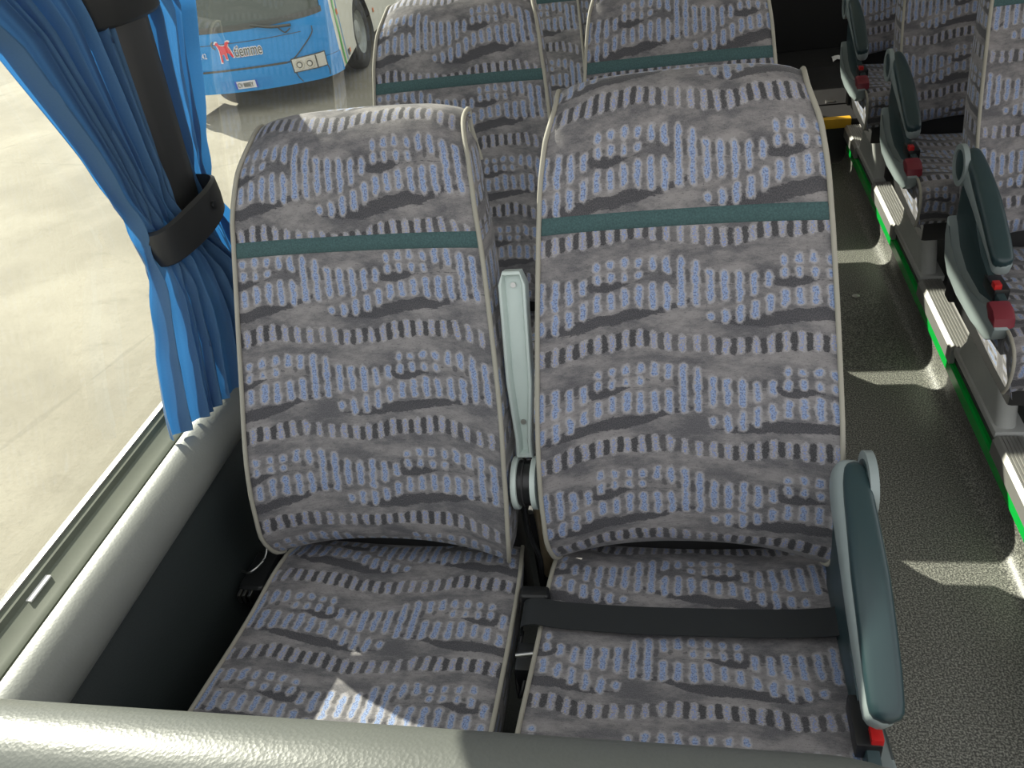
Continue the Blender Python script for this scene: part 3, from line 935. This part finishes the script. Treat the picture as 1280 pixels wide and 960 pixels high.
YR2 = zl((1.7905, 0.4141), (1.6000, 0.4331), (1.5048, 0.4760), (1.4477, 0.5283), (1.3905, 0.5617), (1.3143, 0.5141), (1.2000, 0.4664), (1.1048, 0.4188), (1.0286, 0.4474), (0.9334, 0.4617), (0.8000, 0.4617))  # upper part narrowed so sun reaches the window seat's top
def x_right(s, z):
    return interp(zl((1.78, -.846), (1.14, -.848), (1.03, -.845), (.80, -.836)), z) - .006 * s
drape('curtain', 'blue curtain half behind the dark pillar, glowing where light shines through', 1.76, .826, YL2, YR2, x_right, 4.0,
      zl((1.76, .010), (1.6, .012), (1.46, .019), (1.22, .016), (1.10, .010), (1.03, .013), (.80, .018)), 9, 0, 1)

# ================================================================== PARKED BUS OUTSIDE
BUS = empty('parked_bus', (0, 0, 0), 'blue-fronted white coach parked outside on the concrete yard', 'bus')
def paint(name, c, rough=.25, **kw): return plain(name, c, rough, 0, .03, 3, **kw)
MAT['bus_blue'] = paint('bus_blue', (.030, .30, .72), .35)
MAT['bus_cream'] = paint('bus_cream', (.72, .71, .62), .4)
MAT['bus_green'] = paint('bus_green', (.10, .50, .10), .4)
MAT['bus_lightblue'] = paint('bus_lightblue', (.15, .45, .80), .4)
MAT['bus_screen'] = plain('bus_screen', (.10, .115, .10), .08)
MAT['bus_seal'] = paint('bus_seal', (.10, .10, .09), .6)
MAT['lamp_glass'] = paint('lamp_glass', (.70, .68, .62), .15)
MAT['lamp_chrome'] = plain('lamp_chrome', (.62, .62, .60), .2, .7)
MAT['amber'] = paint('amber', (.85, .20, .03), .3)
MAT['tyre'] = paint('tyre', (.035, .036, .036), .8)
MAT['rim'] = plain('rim', (.34, .36, .34), .45, .3)
MAT['logo_red'] = paint('logo_red', (.75, .03, .05), .5)
MAT['logo_white'] = paint('logo_white', (.85, .83, .86), .5)
MAT['logo_grey'] = paint('logo_grey', (.12, .13, .11), .5)
MAT['plate_blue'] = paint('plate_blue', (.05, .12, .60), .4)
# plan outline of the right half: distance along it -> (x, y, frontness)
PLAN = [(0, 0)]
for i in range(1, 8): PLAN.append((.88 * i / 7, .09 * (i / 7) ** 2))
for i in range(1, 9):
    a = math.pi / 2 * i / 8
    PLAN.append((.88 + .37 * math.sin(a), .09 + .42 * (1 - math.cos(a))))
PLAN += [(1.25, 1.2), (1.25, 3.0), (1.25, 8.0), (1.25, 11.5)]
PL_L = [0]
for a, b_ in zip(PLAN, PLAN[1:]): PL_L.append(PL_L[-1] + math.hypot(b_[0] - a[0], b_[1] - a[1]))
TX = [(l, p[0]) for l, p in zip(PL_L, PLAN)]; TY = [(l, p[1]) for l, p in zip(PL_L, PLAN)]
def SP(p, z, off=0.0):
    s = -1 if p < 0 else 1; l = abs(p)
    x, y = interp(TX, l), interp(TY, l)
    e = .02
    tx, ty = interp(TX, l + e) - interp(TX, max(0, l - e)), interp(TY, l + e) - interp(TY, max(0, l - e))
    tl = math.hypot(tx, ty); nx, ny = ty / tl, -tx / tl
    fr = max(0, min(1, 1 - (y - .1) / .8))
    lean = (max(0, z - 1.1) * .30 + max(0, .55 - z) * .12) * fr
    return Vector((s * (x + nx * off), y + ny * off + lean, z))
def patch(name, p0, p1, z0, z1, mat, parent, off=0.0, np=24, nz=6, zf=None):
    rows = []
    for i in range(nz + 1):
        r = []
        for j in range(np + 1):
            p = p0 + (p1 - p0) * j / np
            if callable(z0): za, zb = z0(p), z1(p)
            else: za, zb = z0, z1
            r.append(SP(p, za + (zb - za) * i / nz, off))
        rows.append(r)
    return loft(name, rows, mat, parent, sharp=50)
# the blue reaches p = 1.40 (round the corner); the cream flank follows
scr = lambda p: 1.10 + .05 * (abs(p) / 1.2) ** 2
PB = 1.42
patch('front_panel', -PB, PB, lambda p: .60 + .0 * p, scr, 'bus_blue', BUS, 0, 60, 8)
bp = patch('bumper', -PB, PB, lambda p: .31 + .03 * (abs(p) / 1.3) ** 2, lambda p: .598, 'bus_blue', BUS, .012, 60, 6)
patch('windscreen', -1.22, 1.22, scr, lambda p: 2.75, 'bus_screen', BUS, -.01, 40, 10)
patch('windscreen_seal', -1.24, 1.24, lambda p: scr(p) - .02, lambda p: scr(p) + .05, 'bus_seal', BUS, .004, 40, 2)
patch('corner_post', 1.22, PB, scr, lambda p: 2.75, 'bus_blue', BUS, 0, 8, 6)
patch('corner_post', -PB, -1.22, scr, lambda p: 2.75, 'bus_blue', BUS, 0, 8, 6)
patch('roof_dome', -PB, PB, 2.75, 3.3, 'bus_blue', BUS, 0, 40, 4)
patch('grille_seam', -.85, .62, lambda p: .598, lambda p: .624, 'bus_seal', BUS, .016, 30, 1)
patch('bonnet_seam', -.8, .9, lambda p: .935 + .02 * p * p, lambda p: .943 + .02 * p * p, 'bus_seal', BUS, .006, 30, 1)
# the curved seam rising to the right of the grille, each side of the front
for s in (-1, 1):
    pts = [SP(s * a, b_, .010) for a, b_ in ((.60, .61), (.68, .625), (.76, .67), (.88, .77), (.98, .86), (1.04, .93), (1.05, 1.0))]
    tube('panel_seam', smooth_path(pts, 4), .007, 'bus_seal', BUS, 6)
    hl = patch('headlamp', *sorted((s * .69, s * 1.12)), lambda p: .475 + .05 * (abs(p) - .69), lambda p: .635 + .06 * (abs(p) - .69), 'lamp_glass', BUS, .028, 12, 4)
    patch('lamp_surround', *sorted((s * .675, s * 1.135)), lambda p: .462 + .05 * (abs(p) - .69), lambda p: .648 + .06 * (abs(p) - .69), 'bus_seal', hl, .020, 12, 4)
    for a in (.775, .915):
        c = SP(s * a, .56, .032); nrm = (SP(s * a, .56, .06) - c).normalized()
        for rr, mt, ww in ((.062, 'lamp_chrome', .0), (.040, 'bus_seal', .006), (.028, 'lamp_glass', .011)):
            t1 = nrm.cross(Vector((0, 0, 1))).normalized(); t2 = nrm.cross(t1)
            mesh_obj('lamp_reflector', [c + nrm * ww + (t1 * math.cos(k * math.pi / 9) + t2 * math.sin(k * math.pi / 9)) * rr for k in range(18)], [tuple(range(18))], mt, hl, False)
    patch('lamp_divider', *sorted((s * .995, s * 1.012)), .48, .65, 'bus_seal', hl, .034, 2, 2)
    pts = [SP(s * a, b_, .016) for a, b_ in ((.70, .47), (.72, .40), (.76, .335))]
    tube('bumper_seam', smooth_path(pts, 3), .006, 'bus_seal', BUS, 6)
    pts = [SP(s * a, b_, .016) for a, b_ in ((1.13, .49), (1.14, .42), (1.13, .36))]
    tube('bumper_seam', smooth_path(pts, 3), .006, 'bus_seal', BUS, 6)
c = SP(-.79, .49, .02)
bm = bmesh.new(); bmesh.ops.create_uvsphere(bm, u_segments=14, v_segments=8, radius=.07)
for v in bm.verts: v.co = Vector((v.co.x, v.co.y * .4, v.co.z)) + c
bm_obj('fog_lamp', bm, 'lamp_glass', BUS)
# flank
FL0, FL1 = PB, 12.0
WY = 1.85                                   # wheel arch centre, measured behind the front
def p_of_y(y): return interp([(b_, a) for a, b_ in TY], y)
pa, pb_ = p_of_y(WY - .62), p_of_y(WY + .62)
bot = lambda p: .36
for s in (-1, 1):
    q = lambda a, b_: sorted((s * a, s * b_))
    patch('flank_panel', *q(FL0, pa + .05), lambda p: .36 + .10 * max(0, abs(p) - FL0), lambda p: 1.25, 'bus_cream', BUS, 0, 14, 6)
    patch('flank_panel', *q(pa, pb_), lambda p: .36 + math.sqrt(max(0, .36 - min(.36, (abs(p) - (pa + pb_) / 2) ** 2))) * 1.15, lambda p: 1.25, 'bus_cream', BUS, .001, 30, 3)
    patch('flank_panel', *q(pb_ - .03, FL1), lambda p: .36, lambda p: 1.25, 'bus_cream', BUS, 0, 30, 4)
    patch('side_glass', *q(FL0, FL1), 1.25, 2.6, 'bus_screen', BUS, -.002, 20, 3)
    patch('roof_edge', *q(FL0, FL1), 2.6, 3.3, 'bus_cream', BUS, 0, 20, 3)
    patch('green_stripe', *q(FL0 + .10, FL0 + .165), lambda p: .38, lambda p: 1.25, 'bus_green', BUS, .006, 4, 6)
    patch('blue_stripe', *q(FL0 + .26, FL0 + .285), lambda p: .40, lambda p: 1.25, 'bus_lightblue', BUS, .006, 3, 6)
    patch('side_marker', *q(FL0 + .20, FL0 + .26), 1.0, 1.07, 'amber', BUS, .012, 3, 2)
    patch('side_marker', *q(FL0 + .42, FL0 + .47), .46, .52, 'amber', BUS, .012, 3, 2)
    patch('side_badge', *q(FL0 + .34, FL0 + .42), .44, .52, 'bus_seal', BUS, .012, 3, 2)
    patch('side_marker', *q(pb_ + .12, pb_ + .19), .62, .68, 'amber', BUS, .012, 3, 2)
    # wheel
    n = 30; V = []; F = []
    for (r, x) in ((.30, 1.02), (.47, .98), (.50, 1.0), (.51, 1.05), (.51, 1.15), (.50, 1.19), (.46, 1.215), (.34, 1.205), (.30, 1.19)):
        for i in range(n): V.append((s * x, WY + r * math.cos(2 * math.pi * i / n), .51 + r * math.sin(2 * math.pi * i / n)))
    for k in range(8):
        for i in range(n): F.append((k * n + i, k * n + (i + 1) % n, (k + 1) * n + (i + 1) % n, (k + 1) * n + i))
    wh = mesh_obj('wheel', V, F, 'tyre', BUS, True, None, 50)
    V = []; F = []
    prof = ((.30, 1.195), (.28, 1.14), (.19, 1.10), (.17, 1.15), (.10, 1.17), (.01, 1.175))
    for (r, x) in prof:
        for i in range(n): V.append((s * x, WY + r * math.cos(2 * math.pi * i / n), .51 + r * math.sin(2 * math.pi * i / n)))
    for k in range(len(prof) - 1):
        for i in range(n): F.append((k * n + i, k * n + (i + 1) % n, (k + 1) * n + (i + 1) % n, (k + 1) * n + i))
    mesh_obj('wheel_rim', V, F, 'rim', wh, True, None, 40)
box('underbody', (-1.0, .5, .45), (1.0, 11.4, .8), 'tyre', BUS, .02)
box('roof', (-1.2, .9, 3.2), (1.2, 11.4, 3.32), 'bus_cream', BUS, .05)
box('rear_panel', (-1.24, 11.4, .4), (1.24, 11.5, 3.3), 'bus_cream', BUS, .03)
# wiper
pts = [SP(.30, 1.13, .05), SP(.55, 1.075, .05), SP(.80, 1.06, .045)]
tube('wiper', smooth_path(pts, 4), .02, 'bus_seal', BUS, 6)
tube('wiper', smooth_path([SP(.62, 1.07, .04), SP(.70, .98, .03), SP(.78, 1.02, .03)], 4), .008, 'bus_seal', BUS, 6)
# licence plate
lp_ = patch('licence_plate', -.16, .155, .355, .455, 'logo_white', BUS, .020, 4, 2)
patch('plate_band', -.16, -.135, .355, .455, 'plate_blue', lp_, .023, 1, 2)
patch('plate_band', .13, .155, .355, .455, 'plate_blue', lp_, .023, 1, 2)
patch('plate_recess', -.36, .36, lambda p: .345, lambda p: .475, paint('bus_blue_recess', (.028, .27, .68), .4), BUS, .014, 8, 2)
def flat_text(name, body, size, mat, p, z, off, parent, shear=0.0, xs=1.0, fat=0.0):
    cu = bpy.data.curves.new(name, 'FONT'); cu.body = body; cu.size = size; cu.shear = shear; cu.offset = fat
    cu.extrude = .002; cu.align_x = 'LEFT'; cu.resolution_u = 3
    o = bpy.data.objects.new(name, cu); COL.objects.link(o)
    dg = bpy.context.evaluated_depsgraph_get()
    me = bpy.data.meshes.new_from_object(o.evaluated_get(dg))
    bpy.data.objects.remove(o, do_unlink=True)
    for v in me.vertices:
        q = SP(p + v.co.x * xs, z + v.co.y, off + v.co.z)
        v.co = q
    me.materials.clear(); me.materials.append(MAT[mat])
    o = bpy.data.objects.new(name, me); COL.objects.link(o); o.parent = parent
    return o
flat_text('plate_lettering', 'CV 888EY', .085, 'logo_grey', -.125, .375, .026, lp_, 0, .62)
# operator emblem: red dog and lettering
flat_text('front_lettering', 'tiemme', .20, 'logo_grey', -.035, .770, .014, BUS, .1, .62)
flat_text('lettering_outline', 'tiemme', .20, 'logo_white', -.035, .770, .010, BUS, .1, .62, .012)
def decal(name, pts, mat, off=.012, parent=BUS):
    V = [SP(a, b_, off) for a, b_ in pts]
    return mesh_obj(name, V, [tuple(range(len(V)))], mat, parent, False)
ox, oz = -.30, .72
dog = [(0.06, .0), (.085, .0), (.095, .09), (.125, .10), (.135, .03), (.16, .03), (.165, .11), (.20, .10), (.225, .05), (.25, .05), (.225, .14), (.205, .185), (.215, .215), (.24, .235), (.215, .25), (.18, .24), (.165, .20), (.12, .20), (.09, .215), (.085, .245), (.06, .25), (.035, .225), (.06, .205), (.075, .15), (.07, .09)]
em = decal('emblem_outline', [(ox + (a - .14) * 1.16 + .14, oz + (b_ - .13) * 1.14 + .13) for a, b_ in dog], 'logo_white', .010)
decal('emblem', [(ox + a, oz + b_) for a, b_ in dog], 'logo_red', .0135, em)
tube('emblem_tail', smooth_path([SP(ox + .03, oz + .17, .012), SP(ox - .005, oz + .195, .012), SP(ox - .01, oz + .24, .012), SP(ox + .02, oz + .26, .012)], 4), .008, 'logo_grey', em, 5)
decal('emblem_swoosh', [(.02, .755), (.155, .765), (.15, .785), (.10, .775)], 'logo_red', .012)
flat_text('fleet_number', '4242', .10, 'logo_white', -.575, .785, .012, BUS, 0, .75)
BUS.location = (-5.70, 9.78, GZ)
BUS.rotation_euler = (0, 0, math.radians(5))
